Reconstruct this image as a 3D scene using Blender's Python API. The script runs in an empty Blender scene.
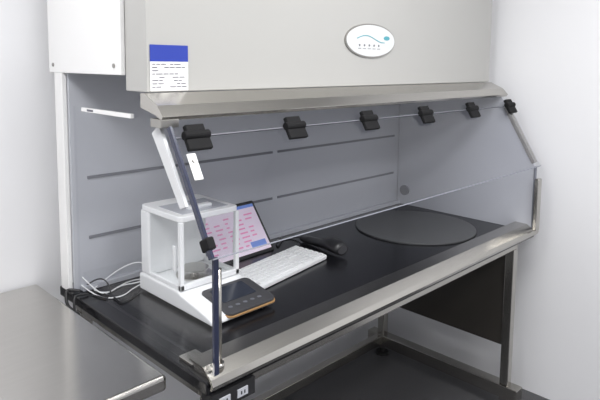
import bpy, bmesh, math, random
from mathutils import Vector, Matrix
random.seed(3)
Z0=0.85
S=bpy.context.scene
S.view_settings.view_transform='Standard'
S.view_settings.look='None'
# ---------------- materials
def mat(name,col,rough=0.5,metal=0.0,emit=None,es=0,noise=None,bump=0,coat=0):
    m=bpy.data.materials.new(name); m.use_nodes=True
    nt=m.node_tree; b=nt.nodes['Principled BSDF']
    b.inputs['Base Color'].default_value=(*col,1); b.inputs['Roughness'].default_value=rough
    b.inputs['Metallic'].default_value=metal
    b.inputs['Coat Weight'].default_value=coat
    if emit: 
        b.inputs['Emission Color'].default_value=(*emit,1); b.inputs['Emission Strength'].default_value=es
    if noise:
        sc,stretch,amt=noise
        tc=nt.nodes.new('ShaderNodeTexCoord'); mp=nt.nodes.new('ShaderNodeMapping'); mp.inputs['Scale'].default_value=stretch
        n=nt.nodes.new('ShaderNodeTexNoise'); n.inputs['Scale'].default_value=sc; n.inputs['Detail'].default_value=3
        nt.links.new(tc.outputs['Object'],mp.inputs['Vector']); nt.links.new(mp.outputs['Vector'],n.inputs['Vector'])
        r=nt.nodes.new('ShaderNodeMapRange'); r.inputs['To Min'].default_value=1-amt; r.inputs['To Max'].default_value=1+amt
        nt.links.new(n.outputs['Fac'],r.inputs['Value'])
        mx=nt.nodes.new('ShaderNodeVectorMath'); mx.operation='SCALE'; mx.inputs[0].default_value=col
        nt.links.new(r.outputs['Result'],mx.inputs['Scale']); nt.links.new(mx.outputs['Vector'],b.inputs['Base Color'])
        if bump:
            bp=nt.nodes.new('ShaderNodeBump'); bp.inputs['Strength'].default_value=bump; bp.inputs['Distance'].default_value=0.002
            nt.links.new(n.outputs['Fac'],bp.inputs['Height']); nt.links.new(bp.outputs['Normal'],b.inputs['Normal'])
    return m
def clear(name,tint,base=.03,gain=.5,rough=0.02):
    m=bpy.data.materials.new(name); m.use_nodes=True; nt=m.node_tree
    nt.nodes.remove(nt.nodes['Principled BSDF']); out=nt.nodes['Material Output']
    t=nt.nodes.new('ShaderNodeBsdfTransparent'); t.inputs['Color'].default_value=(*tint,1)
    g=nt.nodes.new('ShaderNodeBsdfGlossy'); g.inputs['Roughness'].default_value=rough
    f=nt.nodes.new('ShaderNodeLayerWeight'); f.inputs['Blend'].default_value=.5
    p=nt.nodes.new('ShaderNodeMath'); p.operation='POWER'; p.inputs[1].default_value=4
    q=nt.nodes.new('ShaderNodeMath'); q.operation='MULTIPLY_ADD'; q.inputs[1].default_value=gain; q.inputs[2].default_value=base
    mx=nt.nodes.new('ShaderNodeMixShader')
    nt.links.new(f.outputs['Facing'],p.inputs[0]); nt.links.new(p.outputs[0],q.inputs[0])
    nt.links.new(q.outputs[0],mx.inputs[0]); nt.links.new(t.outputs[0],mx.inputs[1]); nt.links.new(g.outputs[0],mx.inputs[2])
    nt.links.new(mx.outputs[0],out.inputs['Surface']); return m
M_wall=mat('wall_paint',(.81,.815,.84),.6,noise=(3,(1,1,1),.015))
M_ceil=mat('ceiling_paint',(.85,.85,.85),.8)
M_floor=mat('floor_vinyl',(.075,.075,.08),.5,noise=(220,(1,1,1),.9))
M_hood=mat('hood_greige_enamel',(.42,.418,.405),.36)
M_white=mat('white_enamel',(.80,.80,.80),.35)
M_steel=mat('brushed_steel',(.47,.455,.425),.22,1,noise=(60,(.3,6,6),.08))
M_steeld=mat('steel_dark',(.36,.35,.33),.35,1)  # darker, rougher steel for screws, trim end block and badge rim
M_table=mat('bench_steel',(.58,.565,.54),.19,1,noise=(30,(.4,5,1),.06))
M_black=mat('black_worktop',(.009,.009,.011),.22,noise=(400,(1,1,1),.3))
M_disc=mat('grey_plate',(.080,.082,.086),.40)
M_panel=mat('grey_acrylic_panel',(.475,.49,.535),.28)
M_panelr=mat('grey_acrylic_side',(.49,.505,.555),.22)
M_slot=mat('slot_dark',(.15,.155,.18),.6)
M_clip=mat('black_hinge_plastic',(.008,.008,.009),.7)
M_clip.node_tree.nodes['Principled BSDF'].inputs['Specular IOR Level'].default_value=.2
M_bplas=mat('black_plastic',(.018,.018,.02),.4)
M_bmat=mat('dark_plastic',(.05,.05,.055),.5)
M_wplas=mat('white_plastic',(.82,.83,.84),.35)
M_brk=mat('bracket_grey',(.62,.63,.65),.3)
M_keys=mat('key_caps',(.78,.79,.80),.5)
M_edge=mat('acrylic_edge_blue',(.025,.03,.06),.2)
M_edgel=mat('acrylic_edge_light',(.20,.21,.25),.5)
M_glass=clear('clear_acrylic',(.95,.955,.965))
M_sash=clear('sash_acrylic',(.89,.897,.92),base=.05,gain=.6)
M_bglass=clear('shield_glass',(.95,.96,.96))
M_blue=mat('label_blue',(.02,.045,.34),.4)
M_label=mat('label_white',(.85,.85,.85),.5)
M_ink=mat('label_ink',(.12,.12,.15),.6)
M_badge=mat('badge_silver',(.66,.68,.69),.35)
M_teal=mat('badge_teal',(.08,.35,.42),.4)
M_orange=mat('bronze_trim',(.36,.21,.09),.35)
M_lcd=mat('lcd_dark',(.03,.035,.05),.12)
M_scr=mat('screen_white',(.78,.68,.78),.3,emit=(.75,.62,.78),es=.25)
M_pink=mat('screen_pink',(.7,.25,.45),.3,emit=(.75,.25,.5),es=.3)
M_sblue=mat('screen_blue',(.15,.25,.6),.3,emit=(.15,.25,.65),es=.3)
M_rubber=mat('rubber',(.02,.02,.02),.8)
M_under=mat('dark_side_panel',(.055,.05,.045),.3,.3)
M_light=mat('ceiling_light_diffuser',(1,1,1),.5,emit=(1,.99,.98),es=4)
# ---------------- helpers
def parent(name,loc=(0,0,0)):
    e=bpy.data.objects.new(name,None); e.empty_display_size=.05; e.location=(loc[0],loc[1],loc[2]+Z0)
    S.collection.objects.link(e); bpy.context.view_layer.update(); return e
def fin(name,bm,m,par,bevel=0,seg=2,smooth=False,mats=None):
    for v in bm.verts: v.co.z+=Z0
    bmesh.ops.recalc_face_normals(bm,faces=bm.faces)
    me=bpy.data.meshes.new(name); bm.to_mesh(me); bm.free()
    o=bpy.data.objects.new(name,me); S.collection.objects.link(o)
    for k in (mats or [m]): me.materials.append(k)
    if par:
        o.parent=par; o.matrix_parent_inverse=par.matrix_world.inverted()
    if smooth:
        for p in me.polygons: p.use_smooth=True
    if bevel:
        md=o.modifiers.new('bevel','BEVEL'); md.width=bevel; md.segments=seg; md.limit_method='ANGLE'; md.angle_limit=math.radians(40)
    return o
def sheet(name,par,pts,m):
    bm=bmesh.new(); bm.faces.new([bm.verts.new(Vector(p)) for p in pts]); return fin(name,bm,m,par)
def addbox(bm,lo,hi,mi=0,M=None):
    r=bmesh.ops.create_cube(bm,size=1)
    for v in r['verts']:
        v.co=Vector([lo[i]+(v.co[i]+.5)*(hi[i]-lo[i]) for i in range(3)])
        if M: v.co=M@v.co
    for f in {f for v in r['verts'] for f in v.link_faces}: f.material_index=mi
def box(name,par,lo,hi,m,bevel=.002,M=None,seg=2):
    bm=bmesh.new(); addbox(bm,lo,hi,0,M); return fin(name,bm,m,par,bevel,seg)
def addprism(bm,prof,x0,x1,mi=0,M=None,axis='x'):
    def mk(p,x):
        c=Vector((x,p[0],p[1])) if axis=='x' else (Vector((p[0],p[1],x)) if axis=='z' else Vector((p[0],x,p[1])))
        return M@c if M else c
    a=[bm.verts.new(mk(p,x0)) for p in prof]; b=[bm.verts.new(mk(p,x1)) for p in prof]
    fs=[bm.faces.new(a),bm.faces.new(b[::-1])]
    n=len(prof)
    for i in range(n): fs.append(bm.faces.new([a[i],b[i],b[(i+1)%n],a[(i+1)%n]]))
    for f in fs: f.material_index=mi
def prism(name,par,prof,x0,x1,m,bevel=0,M=None,axis='x',seg=2,smooth=False):
    bm=bmesh.new(); addprism(bm,prof,x0,x1,0,M,axis); return fin(name,bm,m,par,bevel,seg,smooth)
def addcyl(bm,p,q,r,r2=None,seg=24,mi=0):
    p=Vector(p);q=Vector(q);d=q-p
    R=bmesh.ops.create_cone(bm,cap_ends=True,segments=seg,radius1=r,radius2=r if r2 is None else r2,depth=d.length)
    rot=d.to_track_quat('Z','Y').to_matrix().to_4x4()
    T=Matrix.Translation((p+q)/2)@rot
    for v in R['verts']: v.co=T@v.co
    for f in {f for v in R['verts'] for f in v.link_faces}: f.material_index=mi
def cyl(name,par,p,q,r,m,r2=None,seg=32,bevel=0):
    bm=bmesh.new(); addcyl(bm,p,q,r,r2,seg)
    o=fin(name,bm,m,par,bevel)
    for f in o.data.polygons:
        if len(f.vertices)==4: f.use_smooth=True
    return o
def tube(name,par,pts,r,m):
    cu=bpy.data.curves.new(name,'CURVE'); cu.dimensions='3D'; cu.bevel_depth=r; cu.bevel_resolution=3; cu.use_fill_caps=True
    sp=cu.splines.new('NURBS'); sp.points.add(len(pts)-1)
    for i,p in enumerate(pts): sp.points[i].co=(p[0],p[1],p[2]+Z0,1)
    sp.use_endpoint_u=True; sp.order_u=3; sp.resolution_u=6
    cu.materials.append(m); o=bpy.data.objects.new(name,cu); S.collection.objects.link(o)
    if par: o.parent=par; o.matrix_parent_inverse=par.matrix_world.inverted()
    return o
# ---------------- room
XL,XR,YF,YB,ZF,ZC=-1.9,2.72,-2.2,1.97,-Z0,1.9
box('wall_back',None,(XL,YB,ZF),(XR+.1,YB+.1,ZC),M_wall,0)
box('wall_right',None,(XR,YF,ZF),(XR+.1,YB,ZC),M_wall,0)
box('wall_left',None,(XL-.1,YF,ZF),(XL,YB+.1,ZC),M_wall,0)
box('wall_front',None,(XL-.1,YF-.1,ZF),(XR+.1,YF,ZC),M_wall,0)
box('floor',None,(XL-.1,YF-.1,ZF-.05),(XR+.1,YB+.1,ZF),M_floor,0)
box('ceiling',None,(XL-.1,YF-.1,ZC),(XR+.1,YB+.1,ZC+.05),M_ceil,0)
for i,(cx,cy) in enumerate([(-.6,-.7),(1.4,-.7),(-.2,.9),(1.4,.3)]):
    p=parent('ceiling_light_panel',(cx,cy,ZC))
    box('frame',p,(cx-.31,cy-.31,ZC-.02),(cx+.31,cy+.31,ZC),M_white,0)
    box('diffuser',p,(cx-.29,cy-.29,ZC-.024),(cx+.29,cy+.29,ZC-.02),M_light,0)
    L=bpy.data.lights.new('panel_lamp','AREA'); L.size=.58; L.energy=25.5; L.color=(1,.992,.98)
    lo=bpy.data.objects.new('panel_lamp',L); S.collection.objects.link(lo); lo.location=(cx,cy,ZC-.03+Z0)
    lo.parent=p; lo.matrix_parent_inverse=p.matrix_world.inverted()
# ---------------- enclosure
X0,X1=.77,2.585
YP=1.80
E=parent('ventilated_balance_enclosure',(1.6,1.5,0))
box('worktop',E,(.757,1.052,-.032),(2.60,1.885,0),M_black,.004)
box('back_panel',E,(X0+.003,YP,.001),(X1-.01,YP+.012,.72),M_panel,0)
bm=bmesh.new()
for z in (.373,.172):
    for a,b in ((.825,1.645),(1.675,2.53)): addbox(bm,(a,YP-.003,z-.005),(b,YP+.0005,z+.005))
fin('back_slots',bm,M_slot,E)
box('back_base_ledge',E,(X0+.02,YP-.025,.0005),(X1-.02,YP-.001,.018),M_panelr,.002)
box('back_upright',E,(.757,YP+.013,.0),(.772,1.87,.715),M_white,.002)
# side panels
YT,ZT,YS,ZS=1.225,.605,1.045,.30
side=[(1.055,.001),(1.055,ZS),(YT,ZT),(1.32,.61),(YP-.005,.61),(YP-.005,.001)]
sheet('side_panel_clear',E,[(X0+.013,y,z) for y,z in side],M_glass)
side2=[(1.055,.001),(1.055,ZS),(YT,ZT),(1.32,.64),(YP-.005,.64),(YP-.005,.001)]
prism('side_panel_grey',E,side2,X1-.018,X1-.008,M_panelr)
cyl('side_port_cap',E,(X1-.03,1.745,.08),(X1-.018,1.745,.08),.027,M_slot)
box('side_edge_strip',E,(X0+.006,1.047,.001),(X0+.02,1.056,ZS),M_edge,.001)
box('side_edge_strip_far',E,(X1-.02,1.047,.001),(X1-.006,1.056,ZS),M_edgel,.001)
box('side_top_rail',E,(X0-.004,1.40,.600),(X0+.006,1.70,.612),M_white,.001)
box('side_top_rail_mark',E,(X0-.0045,1.62,.603),(X0-.0038,1.66,.609),M_ink,0)
d=Vector((0,YT-YS,ZT-ZS)); ln=d.length; d.normalize(); n=Vector((0,-d.z,d.y))
def slopeM(x,s):
    o=Vector((x,YS,ZS))+d*s
    return Matrix(((1,0,0,o.x),(0,d.y,n.y,o.y),(0,d.z,n.z,o.z),(0,0,0,1)))
SM=slopeM(0,0)
W=parent('hinged_sash',(1.6,1.12,.45))
HC=ln-.050
sheet('sash_sheet',W,[SM@Vector(p) for p in ((X0-.005,0,.007),(X1+.01,0,.007),(X1+.01,HC,.007),(X0-.005,HC,.007))],M_sash)
sheet('fixed_top_strip',E,[SM@Vector(p) for p in ((X0-.005,HC+.004,.007),(X1+.01,HC+.004,.007),(X1+.01,ln-.002,.007),(X0-.005,ln-.002,.007))],M_glass)
box('sash_bottom_edge',W,(X0-.005,-.003,.005),(X1+.01,.0,.009),M_edgel,0,M=SM)
box('sash_side_bar',W,(X0-.012,0,.002),(X0-.004,ln-.02,.018),M_edge,.001,M=SM)
box('sash_top_edge',W,(X0-.005,HC-.001,.004),(X1+.01,HC+.002,.011),M_slot,0,M=SM)
box('sash_side_bar_far',W,(X1-.022,.02,-.012),(X1+.008,ln-.05,.004),M_steel,.001,M=SM)
box('corner_clamp',W,(X0-.014,.02,-.012),(X0+.008,.05,.022),M_clip,.004,M=SM)
box('latch_plate',W,(X0+.012,ln-.165,.012),(X0+.038,ln-.095,.016),M_white,.004,M=SM)
cyl('latch_screw',W,SM@Vector((X0+.025,ln-.115,.015)),SM@Vector((X0+.025,ln-.115,.020)),.005,M_steeld)
for hx in (.825,1.168,1.516,1.86,2.215,2.565):
    bm=bmesh.new()
    addbox(bm,(hx-.036,HC-.040,.011),(hx+.036,HC-.006,.024),0,SM)
    addbox(bm,(hx-.028,HC+.004,.011),(hx+.028,HC+.028,.026),0,SM)
    addcyl(bm,SM@Vector((hx-.038,HC,.020)),SM@Vector((hx+.038,HC,.020)),.012,seg=16)
    fin('sash_hinge',bm,M_clip,W,.003)
prism('side_bracket',E,[(1.145,.405),(1.17,.395),(1.295,.57),(1.262,.595)],X0-.004,X0+.006,M_brk,.001)
# posts
cyl('post_rod',E,(X0+.028,1.062,.02),(X0+.028,1.062,.267),.009,M_steel)
cyl('post_rod_foot',E,(X0+.028,1.062,.02),(X0+.028,1.062,.035),.015,M_steel)
box('post_far',E,(X1-.048,1.020,.012),(X1-.010,1.040,.250),M_steel,.004)
# airfoil
air=[(1.040,-.016),(1.034,-.004),(1.042,.010),(1.075,.030),(1.130,.032),(1.130,.028),(1.077,.025),(1.047,.006),(1.042,-.004),(1.046,-.016)]
prism('front_airfoil',E,air,X0-.008,X1+.02,M_steel,0)
bm=bmesh.new()
for ax in (X0,X1-.02): addprism(bm,[(1.052,.002),(1.077,.024),(1.125,.027),(1.125,.0005),(1.07,.0005)],ax,ax+.02)
fin('airfoil_brackets',bm,M_steel,E,.001)
box('corner_plate',E,(X0+.004,1.134,.0005),(X0+.055,1.195,.010),M_steel,.002)
# top steel trim
trim=[(1.32,.672),(1.30,.672),(1.24,.645),(1.215,.618),(1.222,.608),(1.25,.620),(1.32,.635)]
prism('top_steel_trim',E,trim,X0-.02,X1+.025,M_steel,.001)
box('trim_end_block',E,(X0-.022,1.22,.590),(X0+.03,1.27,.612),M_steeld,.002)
# hood
HX=2.625
H=parent('fan_filter_hood',(1.6,1.5,.9))
prism('hood_body',H,[(1.32,.673),(1.32,1.25),(1.43,1.25),(1.43,.673)],X0,HX,M_hood,.003)
box('hood_rear',H,(X0+.003,1.431,.722),(HX,1.90,1.25),M_hood,.002)
box('hood_side_plate',H,(X0-.012,1.432,.715),(X0+.002,1.91,1.25),M_white,.002)
bm=bmesh.new()
for sy in (1.47,1.875): addcyl(bm,(X0-.015,sy,.74),(X0-.012,sy,.74),.006,seg=16)
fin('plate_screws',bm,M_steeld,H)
# label
Lb=parent('inspection_label',(.83,1.319,.73))
box('blue_header',Lb,(.779,1.3175,.7525),(.894,1.3195,.796),M_blue,0)
box('paper',Lb,(.779,1.3175,.676),(.894,1.3195,.7525),M_label,0)
bm=bmesh.new()
for i in range(8):
    z=.746-i*.0085
    x=.784
    while x<.884:
        wv=.006+random.random()*.014
        if random.random()<.8 and x+wv<.889: addbox(bm,(x,1.3168,z-.0012),(x+wv,1.3174,z+.0012))
        x+=wv+.003
fin('label_text',bm,M_ink,Lb)
B=parent('maker_badge',(1.69,1.319,.837))
def ell(cx,cz,a,b,N=64): return [(cx+a*math.cos(t*2*math.pi/N),cz+b*math.sin(t*2*math.pi/N)) for t in range(N)]
bc,bz=1.69,.837
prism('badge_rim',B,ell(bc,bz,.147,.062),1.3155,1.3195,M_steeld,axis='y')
prism('badge_plate',B,ell(bc,bz,.141,.057),1.3135,1.3155,M_badge,axis='y')
bm=bmesh.new(); pts=[(bc-.085+i*.018,bz+.008+.012*math.sin(i*.55)) for i in range(10)]
addprism(bm,pts+[(p[0],p[1]-.003) for p in pts[::-1]],1.3125,1.3135,0,axis='y')
addprism(bm,ell(bc+.09,bz+.012,.018,.008,24),1.3125,1.3135,0,axis='y')
fin('badge_swoosh',bm,M_teal,B)
bm=bmesh.new()
for i in range(5): addcyl(bm,(bc-.07+i*.028,1.3125,bz-.017),(bc-.07+i*.028,1.3136,bz-.017),.004,seg=12)
for i in range(5): addbox(bm,(bc-.078+i*.028,1.3125,bz-.030),(bc-.062+i*.028,1.3136,bz-.028))
fin('badge_buttons',bm,M_slot,B)
# ---------------- stand
T=parent('steel_stand',(1.6,1.45,-.45))
zt=-.033; xa,xb=.79,2.48
for nm,lo,hi in (('rail_front',(xa,1.09,zt-.045),(xb+.04,1.13,zt)),('rail_back',(xa,1.80,zt-.045),(xb+.04,1.84,zt)),
                 ('rail_left',(xa,1.131,zt-.045),(xa+.04,1.799,zt)),('rail_right',(xb,1.131,zt-.045),(xb+.04,1.799,zt)),
                 ('leg_1',(xa,1.09,-.81),(xa+.04,1.13,zt-.046)),('leg_2',(xb,1.09,-.81),(xb+.04,1.13,zt-.046)),
                 ('leg_3',(xa,1.80,-.81),(xa+.04,1.84,zt-.046)),('leg_4',(xb,1.80,-.81),(xb+.04,1.84,zt-.046)),
                 ('stretcher_back',(xa+.041,1.80,-.78),(xb-.012,1.84,-.73)),('stretcher_left',(xa,1.131,-.78),(xa+.04,1.799,-.73)),('stretcher_right',(xb-.01,1.04,-.79),(xb+.05,1.90,-.73))):
    box(nm,T,lo,hi,M_steel,.003)
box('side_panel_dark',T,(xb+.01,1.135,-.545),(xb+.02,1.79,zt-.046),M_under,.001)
for k,(a,b) in enumerate(((xa+.02,1.11),(xb+.02,1.11),(xa+.02,1.82),(xb+.02,1.82))):
    bm=bmesh.new(); addcyl(bm,(a,b,-.85),(a,b,-.835),.035,seg=24); addcyl(bm,(a,b,-.835),(a,b,-.79),.012,seg=16)
    fin('levelling_foot',bm,M_rubber,T,.001)
bm=bmesh.new(); addbox(bm,(.765,1.045,-.078),(.90,1.085,-.033)); 
for i in range(2):
    addbox(bm,(.787+i*.055,1.042,-.068),(.820+i*.055,1.045,-.047),1)
    addbox(bm,(.797+i*.055,1.0412,-.062),(.801+i*.055,1.0422,-.053),0); addbox(bm,(.807+i*.055,1.0412,-.062),(.811+i*.055,1.0422,-.053),0)
fin('outlet_strip',bm,M_bplas,T,.001,mats=[M_bplas,M_panel])
# ---------------- weighing plate
cyl('round_weighing_plate',None,(2.235,1.46,.0005),(2.235,1.46,.007),.275,M_disc,seg=96,bevel=.001)
# ---------------- balance
A=parent('analytical_balance',(1.05,1.45,0))
def rr(x0,x1,y0,y1,r,N=5):
    o=[]
    for cx,cy,a0 in ((x1-r,y1-r,0),(x0+r,y1-r,90),(x0+r,y0+r,180),(x1-r,y0+r,270)):
        for i in range(N+1):
            a=math.radians(a0+90*i/N); o.append((cx+r*math.cos(a),cy+r*math.sin(a)))
    return o
bx0,bx1=.930,1.168
y0=1.265
prism('base',A,[(y0+.40,.008),(y0+.40,.062),(y0+.18,.062),(y0+.155,.055),(y0+.028,.032),(y0+.003,.022),(y0,.008)],bx0,bx1,M_wplas,.006,seg=3)
dz=lambda y:.0575-(y0+.158-y)*.18
K0=Matrix(((1,0,0,0),(0,1,0,0),(0,.18,1,dz(0)),(0,0,0,1)))
bm=bmesh.new(); addprism(bm,rr(bx0+.055,bx1+.004,y0-.006,y0+.140,.02),-.006,.002,0,K0,'z'); fin('control_panel',bm,M_bmat,A,.0015)
bm=bmesh.new(); addprism(bm,rr(bx0+.052,bx1+.007,y0-.009,y0+.142,.022),-.011,-.006,0,K0,'z'); fin('bronze_trim',bm,M_orange,A,.001)
bm=bmesh.new(); addprism(bm,rr(bx0+.080,bx1-.030,y0+.050,y0+.125,.006),.002,.0035,0,K0,'z'); fin('display',bm,M_lcd,A)
bm=bmesh.new()
for kx in range(5): addcyl(bm,K0@Vector((bx0+.085+kx*.028,y0+.025,.0015)),K0@Vector((bx0+.085+kx*.028,y0+.025,.003)),.007,seg=16)
fin('balance_buttons',bm,M_slot,A)
c0,c1,cy0,cy1,cz=bx0+.006,bx1-.006,y0+.165,y0+.345,.285
box('rear_column',A,(c0,cy1,.062),(c1,y0+.398,cz-.01),M_wplas,.008,seg=3)
bm=bmesh.new(); addprism(bm,rr(c0,c1,cy0,y0+.398,.02),cz-.012,cz+.006,axis='z'); fin('top_plate',bm,M_wplas,A,.003)
box('top_door_handle',A,(c0+.07,cy0+.05,cz+.006),(c1-.07,cy0+.075,cz+.018),M_wplas,.004)
box('top_glass',A,(c0+.025,cy0+.025,cz+.0055),(c1-.025,cy1-.02,cz+.007),M_panelr,0)
bm=bmesh.new()
for px in (c0,c1-.014):
    addbox(bm,(px,cy0,.062),(px+.014,cy0+.014,cz-.012))
addbox(bm,(c0,cy0,.062),(c1,cy0+.014,.080)); addbox(bm,(c0,cy0,.062),(c0+.014,cy1,.076)); addbox(bm,(c1-.014,cy0,.062),(c1,cy1,.076))
addbox(bm,(c0-.006,cy0+.02,.12),(c0,cy0+.035,.20)); addbox(bm,(c1,cy0+.02,.12),(c1+.006,cy0+.035,.20))
fin('shield_frame',bm,M_wplas,A,.002)
sheet('shield_glass_front',A,[(c0+.012,cy0+.005,.078),(c1-.012,cy0+.005,.078),(c1-.012,cy0+.005,cz-.012),(c0+.012,cy0+.005,cz-.012)],M_bglass)
for nm,gx in (('shield_glass_left',c0+.005),('shield_glass_right',c1-.005)): sheet(nm,A,[(gx,cy0+.012,.074),(gx,cy1,.074),(gx,cy1,cz-.012),(gx,cy0+.012,cz-.012)],M_bglass)
cx=(c0+c1)/2; cyy=(cy0+cy1)/2
bm=bmesh.new(); addcyl(bm,(cx,cyy,.063),(cx,cyy,.085),.012); addcyl(bm,(cx,cyy,.085),(cx,cyy,.089),.045,seg=40); addcyl(bm,(cx,cyy,.063),(cx,cyy,.068),.06,seg=40)
fin('weighing_pan',bm,M_table,A)
bm=bmesh.new()
for fx in (bx0+.03,bx1-.03):
    for fy in (y0+.03,y0+.37): addcyl(bm,(fx,fy,.0005),(fx,fy,.012),.013,seg=16)
fin('balance_feet',bm,M_bplas,A)
# ---------------- keyboard
K=parent('computer_keyboard',(1.41,1.495,0))
KM=Matrix.Translation((1.400,1.487,.0005))@Matrix.Rotation(math.radians(9),4,'Z')@Matrix.Rotation(math.radians(2.5),4,'X')@Matrix.Diagonal((.93,1,1,1))
prism('case',K,rr(-.215,.215,-.078,.078,.012),.005,.020,M_wplas,.003,M=KM,axis='z')
bm=bmesh.new()
for r in range(6):
    y=.062-r*.0235
    if r==5:
        segs=[(-.205,-.18),(-.178,-.155),(-.153,-.13),(-.128,-.02),(-.018,.005),(.007,.03),(.032,.055)]
    else: segs=[(-.205+i*.0188,-.205+i*.0188+.0155) for i in range(14)]
    segs+= [(.066+i*.0188,.066+i*.0188+.0155) for i in range(3) if r not in(3,)] + [(.134+i*.0188,.134+i*.0188+.0155) for i in range(4)]
    for a,b in segs: addbox(bm,(a,y-.009,.0195),(b,y+.009,.0250),0,KM)
fin('keys',bm,M_keys,K,.0015,1)
# ---------------- tablet
TB=parent('tablet_computer',(1.4,1.74,0))
u=Vector((1,.05,0)).normalized(); v=Vector((-.02,.125,.172)).normalized(); w=u.cross(v).normalized(); v=w.cross(u)
if w.y>0: w=-w
o=Vector((1.225,1.652,.001))
TM=Matrix(((u.x,v.x,w.x,o.x),(u.y,v.y,w.y,o.y),(u.z,v.z,w.z,o.z),(0,0,0,1)))
wt,ht=.316,.224
prism('body',TB,rr(0,wt,0,ht,.008),-.009,0,M_bplas,.001,M=TM,axis='z')
box('screen',TB,(.011,.013,0),(wt-.011,ht-.013,.0006),M_scr,0,M=TM)
bm=bmesh.new()
for i in range(8):
    y=.168-i*.018
    for j in range(5):
        if random.random()<.75: addbox(bm,(.02+j*.054,y,.0006),(.02+j*.054+.015+random.random()*.03,y+.006,.0011),0,TM)
fin('screen_rows',bm,M_pink,TB)
bm=bmesh.new(); addbox(bm,(.011,ht-.026,.0006),(wt-.011,ht-.013,.0011),0,TM); addbox(bm,(.21,.03,.0006),(.29,.055,.0012),0,TM); fin('screen_header',bm,M_sblue,TB)
prism('kickstand',TB,[(1.768,.0015),(1.773,.0015),(1.754,.09),(1.749,.09)],1.28,1.48,M_bmat)
# ---------------- scanner
SC=parent('barcode_scanner',(1.67,1.54,0))
bm=bmesh.new()
secs=[(0,.030,.022,.030),(.02,.036,.026,.034),(.06,.036,.027,.036),(.09,.030,.023,.034),(.12,.024,.018,.026),(.20,.021,.016,.019),(.245,.018,.013,.016),(.25,.012,.008,.016)]
A0=Vector((1.665,1.415)); dr=Vector((.03,.25)).normalized(); pr=Vector((dr.y,-dr.x))
rings=[]
for s,rx,rz,zc in secs:
    zc=max(zc,rz+.001)
    rings.append([bm.verts.new((A0.x+dr.x*s+pr.x*rx*math.cos(t),A0.y+dr.y*s+pr.y*rx*math.cos(t),zc+rz*math.sin(t))) for t in [2*math.pi*k/20 for k in range(20)]])
for a,b in zip(rings,rings[1:]):
    for k in range(20): bm.faces.new([a[k],a[(k+1)%20],b[(k+1)%20],b[k]])
bm.faces.new(rings[0]); bm.faces.new(rings[-1][::-1])
fin('scanner_body',bm,M_bplas,SC,smooth=True)
c=Vector((A0.x,A0.y,.030)); dd=Vector((dr.x,dr.y,0))
bm=bmesh.new()
R=bmesh.ops.create_cone(bm,cap_ends=True,segments=24,radius1=1,radius2=1,depth=1)
for q in R['verts']:
    l=q.co.copy(); q.co=c+dd*(l.z*.004-.001)+Vector((pr.x,pr.y,0))*l.x*.024+Vector((0,0,1))*l.y*.016
fin('scanner_window',bm,M_bmat,SC)
tube('scanner_cable',SC,[(1.695,1.66,.016),(1.71,1.71,.006),(1.66,1.75,.004),(1.60,1.70,.004),(1.56,1.67,.004),(1.60,1.73,.004),(1.66,1.76,.004)],.003,M_bplas)
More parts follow.
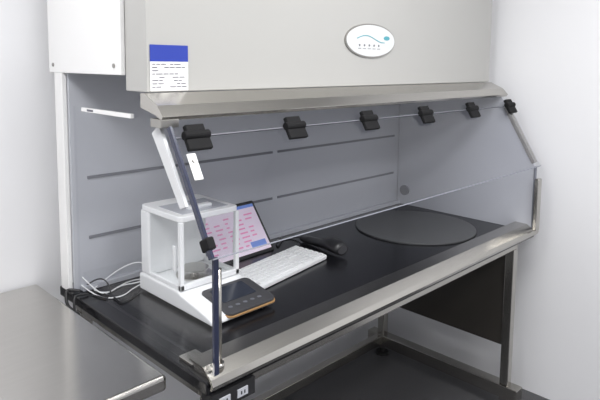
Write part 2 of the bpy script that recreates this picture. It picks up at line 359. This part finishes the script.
# ---------------- cables
CB=parent('power_cables',(.88,1.7,0))
tube('white_cable_1',CB,[(.99,1.675,.03),(.96,1.71,.006),(.90,1.74,.004),(.84,1.70,.004),(.81,1.76,.004),(.85,1.785,.01),(.93,1.78,.05),(.98,1.74,.07),(1.0,1.72,.04),(1.01,1.70,.03)],.0022,M_wplas)
tube('white_cable_2',CB,[(1.03,1.675,.03),(1.0,1.73,.006),(.94,1.755,.004),(.87,1.72,.004),(.82,1.70,.004),(.80,1.75,.03),(.79,1.78,.05)],.002,M_wplas)
tube('white_cable_3',CB,[(.97,1.675,.02),(.92,1.69,.004),(.87,1.65,.004),(.82,1.66,.004),(.80,1.72,.004),(.79,1.79,.02)],.002,M_wplas)
tube('black_cable',CB,[(.78,1.78,.006),(.757,1.80,.012),(.742,1.80,.01),(.735,1.78,-.03),(.735,1.72,-.03),(.733,1.68,-.08),(.735,1.67,-.2)],.005,M_bplas)
tube('black_cable_2',CB,[(.80,1.78,.005),(.82,1.73,.004),(.84,1.66,.004),(.83,1.60,.004),(.88,1.62,.004),(.92,1.65,.006)],.003,M_bplas)
tube('black_cable_3',CB,[(.79,1.74,.005),(.757,1.745,.010),(.742,1.74,.006),(.735,1.72,-.05),(.733,1.70,-.02),(.735,1.64,-.06),(.735,1.62,-.15)],.004,M_bplas)
tube('black_cable_4',CB,[(.80,1.79,.01),(.83,1.77,.04),(.86,1.75,.03),(.84,1.68,.006),(.81,1.66,.004),(.80,1.73,.004)],.0025,M_bplas)
# ---------------- steel bench at left
G=parent('stainless_steel_bench',(-.1,1.5,-.4))
box('bench_top',G,(-1.0,1.15,-.040),(.712,1.96,0),M_table,.010,seg=4)
for k,(a,b) in enumerate(((.655,1.21),(.655,1.91),(-.95,1.21),(-.95,1.91))): cyl('bench_leg_%d'%(k+1),G,(a,b,-.85),(a,b,-.04),.02,M_steel)
box('bench_apron',G,(-.93,1.20,-.09),(.634,1.22,-.041),M_steel,.002)
box('bench_shelf',G,(-.98,1.19,-.62),(.685,1.93,-.59),M_steel,.004)
# ---------------- camera
cam=bpy.data.cameras.new('camera'); co=bpy.data.objects.new('camera',cam); S.collection.objects.link(co); S.camera=co
cam.sensor_width=36; cam.lens=36*574.8/600; cam.shift_y=-.125; cam.clip_start=.02
r=Vector((.7056,-.7085,.0103)).normalized(); f=Vector((.7054,.7009,-.1055)); f=(f-r*f.dot(r)).normalized(); up=r.cross(f)
co.matrix_world=Matrix(((r.x,up.x,-f.x,0),(r.y,up.y,-f.y,0),(r.z,up.z,-f.z,.75+Z0),(0,0,0,1)))
wd=bpy.data.worlds.new('world'); S.world=wd; wd.use_nodes=True; wd.node_tree.nodes['Background'].inputs[0].default_value=(.8,.85,.9,1); wd.node_tree.nodes['Background'].inputs[1].default_value=.3
